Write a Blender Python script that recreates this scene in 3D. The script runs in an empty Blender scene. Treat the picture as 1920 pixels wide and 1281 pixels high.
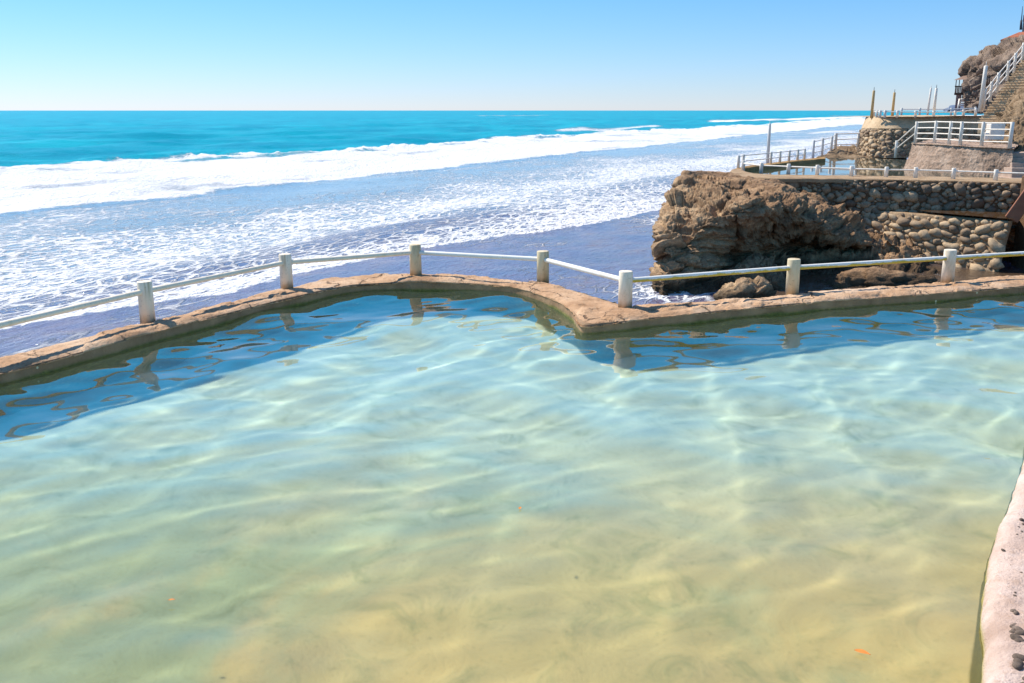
import bpy, bmesh, math, random
import numpy as np
from mathutils import Vector, Matrix, Euler

R = math.radians
sc = bpy.context.scene
col = sc.collection

# ------------------------------------------------------------------ camera
F = 1800.0                      # focal length in pixels of the 1920 px wide photograph
PITCH = math.atan(433.5 / F)
CZ = 2.34                       # eye height over the pool water (z = 0)
cam = bpy.data.cameras.new('camera'); camo = bpy.data.objects.new('camera', cam); col.objects.link(camo)
cam.sensor_width = 36.0; cam.lens = 36.0 * F / 1920.0
cam.clip_start = 0.05; cam.clip_end = 60000
camo.location = (0, 0, CZ); camo.rotation_euler = (math.pi / 2 - PITCH, 0, 0)
sc.camera = camo

# ------------------------------------------------------------------ light
SUN_AZ, SUN_EL = R(-56), R(50)   # azimuth from +Y towards +X
S = Vector((math.sin(SUN_AZ) * math.cos(SUN_EL), math.cos(SUN_AZ) * math.cos(SUN_EL), math.sin(SUN_EL)))
w = bpy.data.worlds.new('World'); sc.world = w; w.use_nodes = True
nt = w.node_tree
bg = nt.nodes['Background']
sky = nt.nodes.new('ShaderNodeTexSky'); sky.sky_type = 'NISHITA'; sky.sun_disc = False
sky.sun_elevation = SUN_EL; sky.sun_rotation = SUN_AZ % (2 * math.pi)
sky.altitude = 0; sky.air_density = 1.0; sky.dust_density = 0.0; sky.ozone_density = 6.0
tint = nt.nodes.new('ShaderNodeMix'); tint.data_type = 'RGBA'; tint.blend_type = 'MULTIPLY'
tint.inputs[0].default_value = 1.0
tint.inputs[7].default_value = (0.93, 0.98, 1.06, 1)
nt.links.new(sky.outputs[0], tint.inputs[6])
hs = nt.nodes.new('ShaderNodeHueSaturation'); hs.inputs['Saturation'].default_value = 1.0
gtc = nt.nodes.new('ShaderNodeTexCoord'); gsp = nt.nodes.new('ShaderNodeSeparateXYZ'); nt.links.new(gtc.outputs['Generated'], gsp.inputs[0])
grp = nt.nodes.new('ShaderNodeValToRGB'); nt.links.new(gsp.outputs[2], grp.inputs[0])      # factor by sine of elevation
for el, (ps, cl) in zip([grp.color_ramp.elements[0], grp.color_ramp.elements[1]] + [grp.color_ramp.elements.new(.5) for _ in range(3)],
                        [(0.0, (.66, .69, .88)), (1.0, (1, 1, 1)), (.11, (.49, .71, .84)), (.26, (.10, 1.14, 1.22)), (.62, (.9, .95, 1.0))]):
    el.position = ps; el.color = (*cl, 1)
gm = nt.nodes.new('ShaderNodeMix'); gm.data_type = 'RGBA'; gm.blend_type = 'MULTIPLY'; gm.inputs[0].default_value = 1.0
nt.links.new(tint.outputs[2], gm.inputs[6]); nt.links.new(grp.outputs[0], gm.inputs[7]); nt.links.new(gm.outputs[2], hs.inputs['Color']); nt.links.new(hs.outputs[0], bg.inputs['Color'])
bg.inputs['Strength'].default_value = 0.118
sl = bpy.data.lights.new('sun', 'SUN'); slo = bpy.data.objects.new('sun', sl); col.objects.link(slo)
sl.energy = 4.6; sl.angle = R(0.5); sl.color = (1.0, 0.93, 0.82)
slo.rotation_euler = S.to_track_quat('Z', 'Y').to_euler()
sl.cycles.is_caustics_light = True

sc.view_settings.view_transform = 'Standard'; sc.view_settings.look = 'None'
sc.view_settings.exposure = 0.5; sc.view_settings.gamma = 1
sc.cycles.use_denoising = True
sc.cycles.max_bounces = 10; sc.cycles.transmission_bounces = 8
sc.cycles.sample_clamp_indirect = 4.0

# ------------------------------------------------------------------ helpers
rng = np.random.default_rng(7)
random.seed(7)

def ray(px, py):
    c, s = math.cos(PITCH), math.sin(PITCH)
    a = (px - 960) / F; b = (640.5 - py) / F
    return np.array((a, c + b * s, -s + b * c))
def at_z(px, py, z):
    d = ray(px, py); return np.array((0, 0, CZ)) + d * ((z - CZ) / d[2])
def at_y(px, py, y):
    d = ray(px, py); return np.array((0, 0, CZ)) + d * (y / d[1])

def _hash(ix, iy, iz):
    n = (ix * 374761393 + iy * 668265263 + iz * 2147483647 + 1442695041) & 0xFFFFFFFF
    n = ((n ^ (n >> 13)) * 1274126177) & 0xFFFFFFFF
    n = ((n ^ (n >> 16)) * 2246822519) & 0xFFFFFFFF
    return ((n ^ (n >> 15)) & 0xFFFFFF).astype(np.float64) / 0xFFFFFF
def vnoise(P):                                   # value noise in -1..1, P is (n,3)
    P = np.asarray(P, float); I = np.floor(P).astype(np.int64); f = P - I
    u = f * f * f * (f * (f * 6 - 15) + 10)
    out = 0
    for dx in (0, 1):
        wx = u[:, 0] if dx else 1 - u[:, 0]
        for dy in (0, 1):
            wy = u[:, 1] if dy else 1 - u[:, 1]
            for dz in (0, 1):
                wz = u[:, 2] if dz else 1 - u[:, 2]
                out = out + wx * wy * wz * _hash(I[:, 0] + dx, I[:, 1] + dy, I[:, 2] + dz)
    return out * 2 - 1
def fbm(P, octs=4, gain=0.5, lac=2.03, ridge=False):
    P = np.asarray(P, float); a = 1.0; t = 0; s = 0
    for o in range(octs):
        n = vnoise(P + o * 17.31)
        if ridge: n = 1 - 2 * np.abs(n)
        t = t + a * n; s += a; a *= gain; P = P * lac
    return t / s
def facet(P, seed=0.0):                          # angular blocks: nearest random cell, each cell a tilted plane
    P = np.asarray(P, float); I = np.floor(P).astype(np.int64); best = np.full(len(P), 1e9); val = np.zeros(len(P)); second = np.full(len(P), 1e9)
    sd = int(seed * 131)
    for dx in (-1, 0, 1):
        for dy in (-1, 0, 1):
            for dz in (-1, 0, 1):
                a, b, c = I[:, 0] + dx, I[:, 1] + dy, I[:, 2] + dz
                h = [_hash(a + 911 * q + sd, b, c) for q in range(7)]
                v = P - np.stack([a + h[0], b + h[1], c + h[2]], 1); d = (v * v).sum(1)
                pl = (v * (np.stack(h[3:6], 1) * 2 - 1)).sum(1) * 1.1 + (h[6] - .5) * .9
                m = d < best
                second = np.where(m, best, np.minimum(second, d)); best = np.where(m, d, best); val = np.where(m, pl, val)
    return val - .35 * (1 - sstep(0, .12, np.sqrt(second) - np.sqrt(best)))
def sstep(a, b, x):
    t = np.clip((x - a) / (b - a), 0, 1); return t * t * (3 - 2 * t)

def link(name, me, mats, parent=None):
    o = bpy.data.objects.new(name, me); col.objects.link(o)
    for m in (mats if isinstance(mats, (list, tuple)) else [mats]): me.materials.append(m)
    if parent is not None: o.parent = parent
    return o
def np_mesh(name, V, Fc, smooth=True, attrs=None):
    V = np.asarray(V, np.float32); Fc = np.asarray(Fc, np.int32)
    me = bpy.data.meshes.new(name)
    me.vertices.add(len(V)); me.vertices.foreach_set('co', V.ravel())
    n = Fc.shape[1]
    me.loops.add(Fc.size); me.loops.foreach_set('vertex_index', Fc.ravel())
    me.polygons.add(len(Fc)); me.polygons.foreach_set('loop_start', np.arange(0, Fc.size, n, dtype=np.int32))
    me.polygons.foreach_set('use_smooth', np.full(len(Fc), smooth))
    me.update(calc_edges=True)
    for k, a in (attrs or {}).items():
        at = me.attributes.new(k, 'FLOAT', 'POINT'); at.data.foreach_set('value', np.asarray(a, np.float32))
    me.validate()
    return me
def grid_faces(nu, nv, close_u=False):           # verts indexed u*nv+v
    u = np.arange(nu if close_u else nu - 1); v = np.arange(nv - 1)
    U, Vv = np.meshgrid(u, v, indexing='ij'); U2 = (U + 1) % nu
    return np.stack([U * nv + Vv, U2 * nv + Vv, U2 * nv + Vv + 1, U * nv + Vv + 1], -1).reshape(-1, 4)
def tag(o, label=None, cat=None, group=None, kind=None):
    if label: o['label'] = label
    if cat: o['category'] = cat
    if group: o['group'] = group
    if kind: o['kind'] = kind
    return o
def empty(name, loc, label, cat, group=None):
    o = bpy.data.objects.new(name, None); col.objects.link(o); o.location = loc
    o.empty_display_size = 0.2
    return tag(o, label, cat, group)
def child(name, me, mats, root):
    """mesh in world coordinates put under a root that stands at root.location"""
    me.transform(Matrix.Translation(-Vector(root.location)))
    return link(name, me, mats, root)
def bm_mesh(name, bm, smooth=False):
    me = bpy.data.meshes.new(name); bm.to_mesh(me); bm.free()
    if smooth:
        for p in me.polygons: p.use_smooth = True
    return me
def add_box(bm, c, size, rotz=0, bevel=0.0, mat=0, rot=None):
    r = bmesh.ops.create_cube(bm, size=1.0)
    M = Matrix.Translation(Vector(c)) @ (rot.to_4x4() if rot is not None else Matrix.Rotation(rotz, 4, 'Z')) @ Matrix.Diagonal((*size, 1))
    bmesh.ops.transform(bm, matrix=M, verts=r['verts'])
    fs = {f for v in r['verts'] for f in v.link_faces}
    for f in fs: f.material_index = mat
    if bevel:
        es = list({e for v in r['verts'] for e in v.link_edges})
        bmesh.ops.bevel(bm, geom=es, offset=bevel, segments=2, affect='EDGES', profile=0.6)
def ray_box(bm, x0, y0, x1, y1, Y, d):           # box whose front spans the given directions at depth Y, sides running straight back from the viewer
    f = [at_y(x, y, Y) for x, y in ((x0, y1), (x1, y1), (x1, y0), (x0, y0))]; f[1][2] = f[0][2]; f[2][0] = f[1][0]; f[3][0] = f[0][0]; f[3][2] = f[2][2]
    m = (f[0] + f[1]) / 2; u = np.array((m[0], m[1], 0)); u /= np.linalg.norm(u)
    v = [bm.verts.new(p) for p in f] + [bm.verts.new(p + u * d) for p in f]
    for q in ((0, 1, 2, 3), (5, 4, 7, 6), (4, 0, 3, 7), (1, 5, 6, 2), (3, 2, 6, 7), (4, 5, 1, 0)): bm.faces.new([v[i] for i in q])
def add_tube(bm, a, b, r0, r1=None, seg=20, bev=0.0, mat=0):
    a, b = Vector(a), Vector(b); r1 = r0 if r1 is None else r1
    ax = (b - a); L = ax.length; q = ax.to_track_quat('Z', 'Y')
    prof = [(0, 0), (r0, 0)] if not bev else [(0, 0), (r0, 0)]
    prof += ([(r1, L - bev), (r1 - bev * .35, L - bev * .3), (r1 - bev, L), (0, L)] if bev else [(r1, L), (0, L)])
    rings = []
    for (r, h) in prof:
        if r == 0: rings.append([bm.verts.new(a + q @ Vector((0, 0, h)))])
        else: rings.append([bm.verts.new(a + q @ Vector((r * math.cos(t), r * math.sin(t), h))) for t in [2 * math.pi * k / seg for k in range(seg)]])
    for A, B in zip(rings, rings[1:]):
        for k in range(seg):
            k2 = (k + 1) % seg
            if len(A) == 1: f = bm.faces.new((A[0], B[k2], B[k]))
            elif len(B) == 1: f = bm.faces.new((A[k], A[k2], B[0]))
            else: f = bm.faces.new((A[k], A[k2], B[k2], B[k]))
            f.material_index = mat
            f.smooth = len(A) > 1 and len(B) > 1
def catmull(P, n):
    """resample control rows P (m, ...) to n rows"""
    P = np.asarray(P, float); m = len(P)
    t = np.linspace(0, m - 1, n); i = np.minimum(t.astype(int), m - 2); f = (t - i).reshape((-1,) + (1,) * (P.ndim - 1))
    g = lambda k: P[np.clip(k, 0, m - 1)]
    p0, p1, p2, p3 = g(i - 1), g(i), g(i + 1), g(i + 2)
    return 0.5 * ((2 * p1) + (p2 - p0) * f + (2 * p0 - 5 * p1 + 4 * p2 - p3) * f ** 2 + (3 * p1 - p0 - 3 * p2 + p3) * f ** 3)

# ------------------------------------------------------------------ materials
class NB:
    def __init__(s, name):
        s.m = bpy.data.materials.new(name); s.m.use_nodes = True; s.t = s.m.node_tree
        s.b = s.t.nodes['Principled BSDF']; s.o = s.t.nodes['Material Output']
        s.tc = s.t.nodes.new('ShaderNodeTexCoord')
    def n(s, typ, ins=None, **kw):
        nd = s.t.nodes.new(typ)
        for k, v in kw.items(): setattr(nd, k, v)
        for k, v in (ins or {}).items(): s.set(nd.inputs[k], v)
        return nd
    def set(s, sock, v):
        if isinstance(v, bpy.types.NodeSocket): s.t.links.new(v, sock)
        elif isinstance(v, bpy.types.Node): s.t.links.new(v.outputs[0], sock)
        else:
            if isinstance(v, (tuple, list)) and len(v) == 3 and sock.type == 'RGBA': v = (*v, 1)
            sock.default_value = v
    def geo(s): return s.n('ShaderNodeNewGeometry').outputs['Position']
    def noise(s, scale, detail=4, rough=.55, vec=None, dist=0.0):
        return s.n('ShaderNodeTexNoise', {'Vector': vec or s.geo(), 'Scale': scale, 'Detail': detail, 'Roughness': rough, 'Distortion': dist}).outputs[0]
    def ramp(s, fac, stops, interp='LINEAR'):
        r = s.n('ShaderNodeValToRGB'); r.color_ramp.interpolation = interp
        e = r.color_ramp.elements
        while len(e) < len(stops): e.new(0.5)
        for el, (p, c) in zip(e, stops):
            el.position = p; el.color = (*c, 1) if not np.isscalar(c) else (c, c, c, 1)
        s.set(r.inputs[0], fac); return r.outputs[0]
    def mix(s, fac, a, b, blend='MIX'):
        m = s.n('ShaderNodeMix', data_type='RGBA', blend_type=blend)
        s.set(m.inputs[0], fac); s.set(m.inputs[6], a); s.set(m.inputs[7], b); return m.outputs[2]
    def math(s, op, a, b=0.0, c=0.0, clamp=False):
        m = s.n('ShaderNodeMath', operation=op, use_clamp=clamp)
        s.set(m.inputs[0], a); s.set(m.inputs[1], b); s.set(m.inputs[2], c); return m.outputs[0]
    def maprange(s, v, a, b, c=0.0, d=1.0, smooth=True):
        m = s.n('ShaderNodeMapRange', {0: v, 1: a, 2: b, 3: c, 4: d}, interpolation_type='SMOOTHSTEP' if smooth else 'LINEAR', clamp=True)
        return m.outputs[0]
    def bump(s, h, strength=.5, dist=.05, normal=None):
        b = s.n('ShaderNodeBump', {'Height': h, 'Strength': strength, 'Distance': dist})
        if normal is not None: s.set(b.inputs['Normal'], normal)
        return b.outputs[0]
    def mapping(s, scale=(1, 1, 1), rot=(0, 0, 0), vec=None):
        m = s.n('ShaderNodeMapping', {'Vector': vec or s.geo(), 'Scale': scale, 'Rotation': rot}); return m.outputs[0]
    def attr(s, name): return s.n('ShaderNodeAttribute', attribute_name=name).outputs['Fac']
    def sep(s, vec=None): return s.n('ShaderNodeSeparateXYZ', {0: vec or s.geo()}).outputs
    def base(s, c, rough=.8, spec=.3, normal=None):
        s.set(s.b.inputs['Base Color'], c); s.set(s.b.inputs['Roughness'], rough)
        s.set(s.b.inputs['Specular IOR Level'], spec)
        if normal is not None: s.set(s.b.inputs['Normal'], normal)
        return s.m

def mat_rock(name, dark, mid, light, scale=1.0, bump=.6, strata=0.0, rough=.9):
    k = NB(name)
    v = k.mapping(scale=(1, 1, 3.2)) if strata else None
    n1 = k.noise(.7 * scale, 6, .62, v); n2 = k.noise(5 * scale, 6, .7); n3 = k.noise(28 * scale, 3, .6)
    f = k.math('ADD', k.math('MULTIPLY', n1, .6), k.math('MULTIPLY', n2, .4))
    c = k.ramp(f, [(.33, dark), (.5, mid), (.66, light)])
    c = k.mix(k.maprange(n3, .3, .75, 0, .45), c, dark)
    h = k.math('ADD', k.math('MULTIPLY', n2, 1.0), k.math('MULTIPLY', n3, .35))
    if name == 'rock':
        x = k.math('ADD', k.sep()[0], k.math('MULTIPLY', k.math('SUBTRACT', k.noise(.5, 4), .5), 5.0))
        wz = k.math('ADD', k.sep()[2], k.math('MULTIPLY', k.noise(1.5, 4), .6))
        c = k.mix(k.maprange(wz, -3.15, -2.75, .75, 0), c, (.045, .035, .022))          # wet below the tide line
        c = k.mix(k.maprange(x, 6.2, 8.4, 0, .75), c, k.mix(1.0, c, (.78, .71, .68), 'MULTIPLY'))  # browner rock to the right, with shade of the front put into its colour
    return k.base(c, rough, .2, k.bump(h, bump, .12 / scale))
M = {}
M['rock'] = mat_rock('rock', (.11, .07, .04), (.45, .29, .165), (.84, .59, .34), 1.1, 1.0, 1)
M['cliff'] = mat_rock('cliff', (.10, .07, .055), (.26, .185, .135), (.46, .34, .24), .35, .9, 1)
M['rubble'] = mat_rock('rubble', (.12, .08, .05), (.28, .19, .11), (.45, .32, .2), 1.4, .9)
M['mortar'] = mat_rock('mortar', (.22, .14, .08), (.40, .27, .155), (.55, .40, .25), 1.6, .6)
M['dark_mortar'] = mat_rock('dark_mortar', (.08, .045, .025), (.20, .115, .06), (.33, .2, .10), 1.6, .6)
M['plaster'] = mat_rock('plaster', (.32, .22, .16), (.47, .34, .26), (.6, .46, .36), 1.0, .4)
M['pebble'] = mat_rock('pebble', (.08, .06, .045), (.17, .125, .095), (.28, .21, .16), 6, .4)
M['terrace'] = mat_rock('terrace', (.20, .13, .09), (.44, .31, .225), (.62, .47, .36), 1.5, .9)
M['steps'] = mat_rock('steps', (.34, .24, .14), (.56, .405, .25), (.68, .52, .34), 1.5, .4)
M['ochre'] = mat_rock('ochre', (.22, .12, .04), (.38, .22, .08), (.5, .33, .14), 1.3, .4)

def mat_cobble(name, a, b, c):
    k = NB(name)
    g = k.n('ShaderNodeNewGeometry')
    cc = k.ramp(g.outputs['Random Per Island'], [(0, a), (.5, b), (1, c)])
    n = k.noise(9, 5, .65)
    cc = k.mix(k.maprange(n, .4, .7, 0, .5), cc, (a[0] * .5, a[1] * .5, a[2] * .5))
    return k.base(cc, .75, .3, k.bump(n, .5, .03))
M['cobble'] = mat_cobble('cobble', (.22, .15, .095), (.40, .28, .17), (.56, .41, .25))
M['cobble_dark'] = mat_cobble('cobble_dark', (.15, .10, .065), (.31, .21, .13), (.50, .35, .21))

def mat_coping():
    k = NB('coping')
    n1 = k.noise(1.6, 6, .6); n2 = k.noise(11, 6, .7); n3 = k.noise(60, 3, .6)
    c = k.ramp(n1, [(.3, (.34, .19, .10)), (.5, (.52, .325, .19)), (.68, (.63, .435, .28))])
    c = k.mix(k.maprange(n2, .50, .68, 0, .6), c, (.28, .155, .085))
    wv = k.n('ShaderNodeVectorMath', {0: k.n('ShaderNodeTexNoise', {'Vector': k.geo(), 'Scale': 2.0, 'Detail': 5.0}).outputs['Color'], 1: (.7, .7, .2)}, operation='MULTIPLY').outputs[0]
    cv = k.n('ShaderNodeVectorMath', {0: k.geo(), 1: wv}, operation='ADD').outputs[0]
    crack = k.n('ShaderNodeTexVoronoi', {'Vector': cv, 'Scale': 1.5}, feature='DISTANCE_TO_EDGE').outputs['Distance']
    cm = k.math('MULTIPLY', k.maprange(crack, .004, .022, 1, 0), k.maprange(k.noise(.8, 3), .45, .6))
    c = k.mix(k.math('MULTIPLY', cm, .8), c, (.10, .055, .03))
    c = k.mix(k.maprange(k.noise(.9, 4, .6), .52, .66, 0, .5), c, (.70, .54, .40))
    vor = k.n('ShaderNodeTexVoronoi', {'Vector': k.geo(), 'Scale': 14.0}).outputs['Distance']
    c = k.mix(k.maprange(vor, .1, .2, .55, 0), c, (.2, .12, .07))
    h = k.math('SUBTRACT', k.math('ADD', n2, k.math('MULTIPLY', n3, .4)), k.math('MULTIPLY', cm, .8))
    return k.base(c, .9, .15, k.bump(h, .8, .03))
M['coping'] = mat_coping()
def mat_poolwall():
    k = NB('pool_wall_face')
    z = k.sep()[2]
    n1 = k.noise(3, 6, .6); n2 = k.noise(16, 5, .7)
    dry = k.ramp(n1, [(.3, (.20, .115, .06)), (.7, (.38, .24, .13))])
    wet = k.ramp(n2, [(.35, (.09, .10, .018)), (.6, (.16, .16, .035)), (.72, (.30, .30, .08))])
    zz = k.math('ADD', z, k.math('MULTIPLY', k.math('SUBTRACT', n1, .5), .05))
    c = k.mix(k.maprange(zz, -.01, .045, 0, 1), wet, dry)
    vor = k.n('ShaderNodeTexVoronoi', {'Vector': k.geo(), 'Scale': 3.6, 'Randomness': 1.0}).outputs['Distance']
    c = k.mix(k.maprange(vor, .045, .06, 1, 0), c, (.62, .58, .38))
    return k.base(c, .8, .3, k.bump(n2, .6, .03))
M['poolwall'] = mat_poolwall()

def mat_paint(name, c0, stain, amt=.5, under=False):
    k = NB(name)
    obj = k.tc.outputs['Object']
    n1 = k.noise(5, 5, .65, k.mapping(scale=(1, 1, .35), vec=obj)); n2 = k.noise(45, 3, .6, obj)
    c = k.mix(k.maprange(n1, .46, .72, 0, amt), c0, stain)
    c = k.mix(k.maprange(n2, .6, .72, 0, .5), c, (stain[0] * .4, stain[1] * .4, stain[2] * .35))
    if name.endswith('concrete'):
        gz = k.sep(k.tc.outputs['Generated'])[2]
        dr = k.noise(16, 4, .6, k.mapping(scale=(1, 1, .08), vec=obj))
        c = k.mix(k.math('MULTIPLY', k.maprange(dr, .5, .68, 0, .75), k.maprange(gz, .35, .98)), c, stain)
        c = k.mix(k.math('MULTIPLY', k.maprange(n1, .3, .6, .4, 1), k.maprange(gz, .34, .13, 0, .8)), c, (stain[0] * .8, stain[1] * .75, stain[2] * .7))
    if under:
        z = k.attr('under')
        c = k.mix(k.maprange(k.math('ADD', z, k.math('MULTIPLY', k.math('SUBTRACT', n1, .5), 1.2)), .35, .6, 0, .95), c, (.52, .40, .03))
    return k.base(c, .55, .35, k.bump(n2, .15, .004))
M['post'] = mat_paint('cream_painted_concrete', (.88, .75, .58), (.42, .30, .15), .55)
M['post_worn'] = mat_paint('worn_painted_concrete', (.70, .57, .36), (.36, .25, .12), .9)
M['rail'] = mat_paint('white_pipe', (.80, .77, .70), (.6, .5, .32), .35)
M['rail_cream'] = mat_paint('cream_pipe', (.88, .75, .57), (.5, .40, .2), .35)
M['rail_moss'] = mat_paint('stained_pipe', (.80, .77, .70), (.6, .5, .32), .3, True)
M['white'] = mat_paint('white_paint', (.86, .78, .67), (.5, .38, .25), .4)
M['tan_pole'] = mat_paint('tan_paint', (.55, .36, .15), (.4, .25, .1), .5)

def simple(name, c, rough=.7, spec=.3, nscale=3):
    k = NB(name); n = k.noise(nscale, 5, .6)
    cc = k.mix(k.maprange(n, .35, .7, 0, .45), c, tuple(x * .55 for x in c))
    return k.base(cc, rough, spec)
M['wood'] = simple('dark_wood', (.12, .08, .055)); M['pinkwall'] = simple('pink_render', (.48, .33, .28))
M['roof'] = simple('clay_tile', (.55, .19, .09)); M['oldroof'] = simple('old_tile', (.30, .2, .15))
M['metal'] = simple('dark_metal', (.05, .05, .06)); M['dry_grass'] = simple('dry_grass', (.28, .2, .07))
M['leaf'] = simple('orange_leaf', (.65, .22, .04)); M['brick'] = simple('brick_red', (.32, .13, .07))
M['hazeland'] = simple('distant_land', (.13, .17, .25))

def mat_pool_water():
    k = NB('pool_water')
    k.t.nodes.remove(k.b)
    # the tint of the water column: deeper water is bluer, silt makes cloudy patches
    x, y, z = k.sep()[0:3]
    n = k.noise(.35, 4, .5)
    far = k.maprange(k.math('ADD', y, k.math('MULTIPLY', k.math('SUBTRACT', n, .5), 6.0)), 1.6, 8.0)
    rf = k.n('ShaderNodeBsdfRefraction', {'Color': k.mix(far, (.95, .96, .82), (.85, .98, .925)), 'Roughness': 0.14, 'IOR': 1.33})
    gl = k.n('ShaderNodeBsdfGlossy', {'Color': (1, 1, 1), 'Roughness': 0.0})
    silt = k.n('ShaderNodeBsdfDiffuse', {'Color': k.mix(far, (.62, .60, .36), (.40, .72, .66))})    # suspended silt: the milky veil
    body = k.n('ShaderNodeMixShader', {0: .03, 1: rf, 2: silt})
    lw = k.n('ShaderNodeLayerWeight', {'Blend': .5}).outputs['Facing']              # Schlick: mirror share by angle
    fr = k.math('ADD', .02, k.math('MULTIPLY', k.math('POWER', lw, 4.9), .96))
    g = k.n('ShaderNodeMixShader', {0: fr, 1: body, 2: gl})
    k.t.links.new(g.outputs[0], k.o.inputs['Surface'])
    return k.m
M['pool_water'] = mat_pool_water()

def mat_pool_floor():
    k = NB('pool_floor')
    n1 = k.noise(.45, 5, .6, dist=.8); n2 = k.noise(2.2, 7, .72, dist=1.2); n3 = k.noise(30, 4, .7); n4 = k.noise(.9, 4, .6)
    x, y = k.sep()[0:2]
    gold = k.maprange(k.math('ADD', n1, k.math('MULTIPLY', k.math('ADD', x, .6), .05)), .38, .62)      # sand bar, weedier on the left
    c = k.mix(gold, (.48, .50, .32), (.78, .56, .28))
    c = k.mix(k.maprange(y, 4.5, 8.5), c, (.80, .74, .60))                                             # cleaner pale sand out in the middle
    c = k.mix(k.maprange(n2, .48, .72, 0, .55), c, (.30, .31, .15))
    c = k.mix(k.maprange(n4, .5, .7, 0, .35), c, (.78, .66, .42))
    c = k.mix(k.maprange(n3, .55, .75, 0, .4), c, (.26, .23, .11))
    return k.base(c, .9, .1, k.bump(n2, .5, .06))
M['pool_floor'] = mat_pool_floor()

SHORE = R(-25)
def mat_sea():
    k = NB('sea')
    foam, deep, lace = k.attr('foam'), k.attr('deep'), k.attr('lace')
    P = k.geo()
    pr = k.n('ShaderNodeVectorRotate', {'Vector': P, 'Angle': -SHORE}, rotation_type='Z_AXIS').outputs[0]
    st = k.mapping(scale=(1.0, .42, 1), vec=pr)
    # foam patterns
    warp = k.n('ShaderNodeTexNoise', {'Vector': st, 'Scale': .7, 'Detail': 4.0}).outputs['Color']
    wv = k.n('ShaderNodeVectorMath', {0: warp, 1: (.9, .9, 0)}, operation='MULTIPLY').outputs[0]
    sv = k.n('ShaderNodeVectorMath', {0: st, 1: wv}, operation='ADD').outputs[0]
    vo = k.n('ShaderNodeTexVoronoi', {'Vector': sv, 'Scale': 1.7}, feature='DISTANCE_TO_EDGE').outputs['Distance']
    vo2 = k.n('ShaderNodeTexVoronoi', {'Vector': sv, 'Scale': 4.3}, feature='DISTANCE_TO_EDGE').outputs['Distance']
    cell = k.math('MAXIMUM', k.maprange(vo, 0, .22, 1, 0), k.math('MULTIPLY', k.maprange(vo2, 0, .22, 1, 0), .75))
    big = k.noise(.22, 5, .6, st); fine = k.noise(2.6, 8, .78, st)
    pat = k.math('ADD', k.math('MULTIPLY', cell, .38), k.math('ADD', k.math('MULTIPLY', big, .55), k.math('MULTIPLY', fine, .55)))
    solid = k.math('ADD', k.math('MULTIPLY', big, .5), k.math('MULTIPLY', fine, .6))
    pat = k.mix(lace, solid, pat)
    mask = k.maprange(k.math('ADD', pat, foam), 1.0, 1.24, 0, 1)
    # water
    nb = k.noise(.035, 7, .62, st)
    deepc = k.ramp(nb, [(.3, (.0, .23, .31)), (.7, (.005, .40, .45))])
    wetc = k.ramp(k.noise(.55, 7, .68, st), [(.3, (.10, .12, .22)), (.52, (.17, .155, .25)), (.7, (.23, .15, .16))])
    wetc = k.mix(k.attr('milk'), wetc, (.30, .42, .50))
    far_ = k.noise(.16, 6, .65, k.mapping(scale=(1, .25, 1), vec=pr))
    deepc = k.mix(k.maprange(far_, .42, .62, 0, .55), deepc, (.0, .18, .26))
    wc = k.mix(deep, k.mix(k.attr('wet'), wetc, (.10, .065, .04)), deepc)
    rip = k.mapping(scale=(1, .5, 1), vec=pr)
    r1 = k.noise(1.3, 5, .6, rip); r2 = k.noise(6, 4, .6, rip)
    r3 = k.noise(17, 3, .6, rip)
    h = k.math('ADD', r1, k.math('ADD', k.math('MULTIPLY', r2, .42), k.math('MULTIPLY', r3, .16)))
    fh = k.math('MULTIPLY', k.math('ADD', k.noise(1.1, 5, .65, rip), k.noise(5, 3, .6, rip)), k.math('MULTIPLY', mask, 1.6))
    nrm = k.bump(k.math('ADD', h, fh), .7, .3)
    k.base(k.mix(mask, wc, (.75, .75, .76)), k.mix(mask, k.mix(deep, (.12,) * 3, (.3,) * 3), (.9,) * 3), k.mix(mask, k.mix(deep, (.5,) * 3, (.07,) * 3), (.1,) * 3), nrm)
    return k.m
M['sea'] = mat_sea()

# ------------------------------------------------------------------ pool outline (z of the coping = .14)
CH = .14
pairs = [((-300, 772), (-300, 738)), ((0, 694), (0, 667)), ((150, 655), (150, 631)), ((297, 615), (297, 596)), ((410, 586.5), (408, 569)),
         ((519, 559.5), (519, 541)), ((642, 533), (600, 521)), ((713, 527), (660, 514)), ((778, 525), (740, 511)), ((886, 527), (850, 513)),
         ((960, 534), (935, 519)), ((1014, 548), (1010, 528)), ((1050, 562), (1075, 542)), ((1074, 579), (1140, 559)), ((1082, 594), (1170, 567)),
         ((1096, 604), (1186, 571)), ((1140, 600.5), (1215, 569.5)), ((1204, 593), (1262, 565)), ((1340, 579), (1370, 557)), ((1475, 566), (1500, 547)),
         ((1709, 549), (1715, 530)), ((1916, 532.5), (1920, 514)), ((2060, 521), (2060, 503)), ((2300, 505), (2300, 488))]
inn = np.array([at_z(*a, CH)[:2] for a, b in pairs]); out = np.array([at_z(*b, CH)[:2] for a, b in pairs])
d0 = np.array((-.52, -1.0)); d0 /= np.linalg.norm(d0)
inn = np.vstack([inn[:1] + d0 * 9, inn[:1] + d0 * 4.5, inn]); out = np.vstack([out[:1] + d0 * 9, out[:1] + d0 * 4.5, out])
both = catmull(np.stack([inn, out], 1), 3000)
mid = both.mean(1); L = np.r_[0, np.cumsum(np.linalg.norm(np.diff(mid, axis=0), axis=1))]
NL = int(L[-1] / .022)
tt = np.linspace(0, L[-1], NL)
I2 = np.stack([np.interp(tt, L, both[:, 0, k]) for k in (0, 1)], 1); O2 = np.stack([np.interp(tt, L, both[:, 1, k]) for k in (0, 1)], 1)
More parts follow.
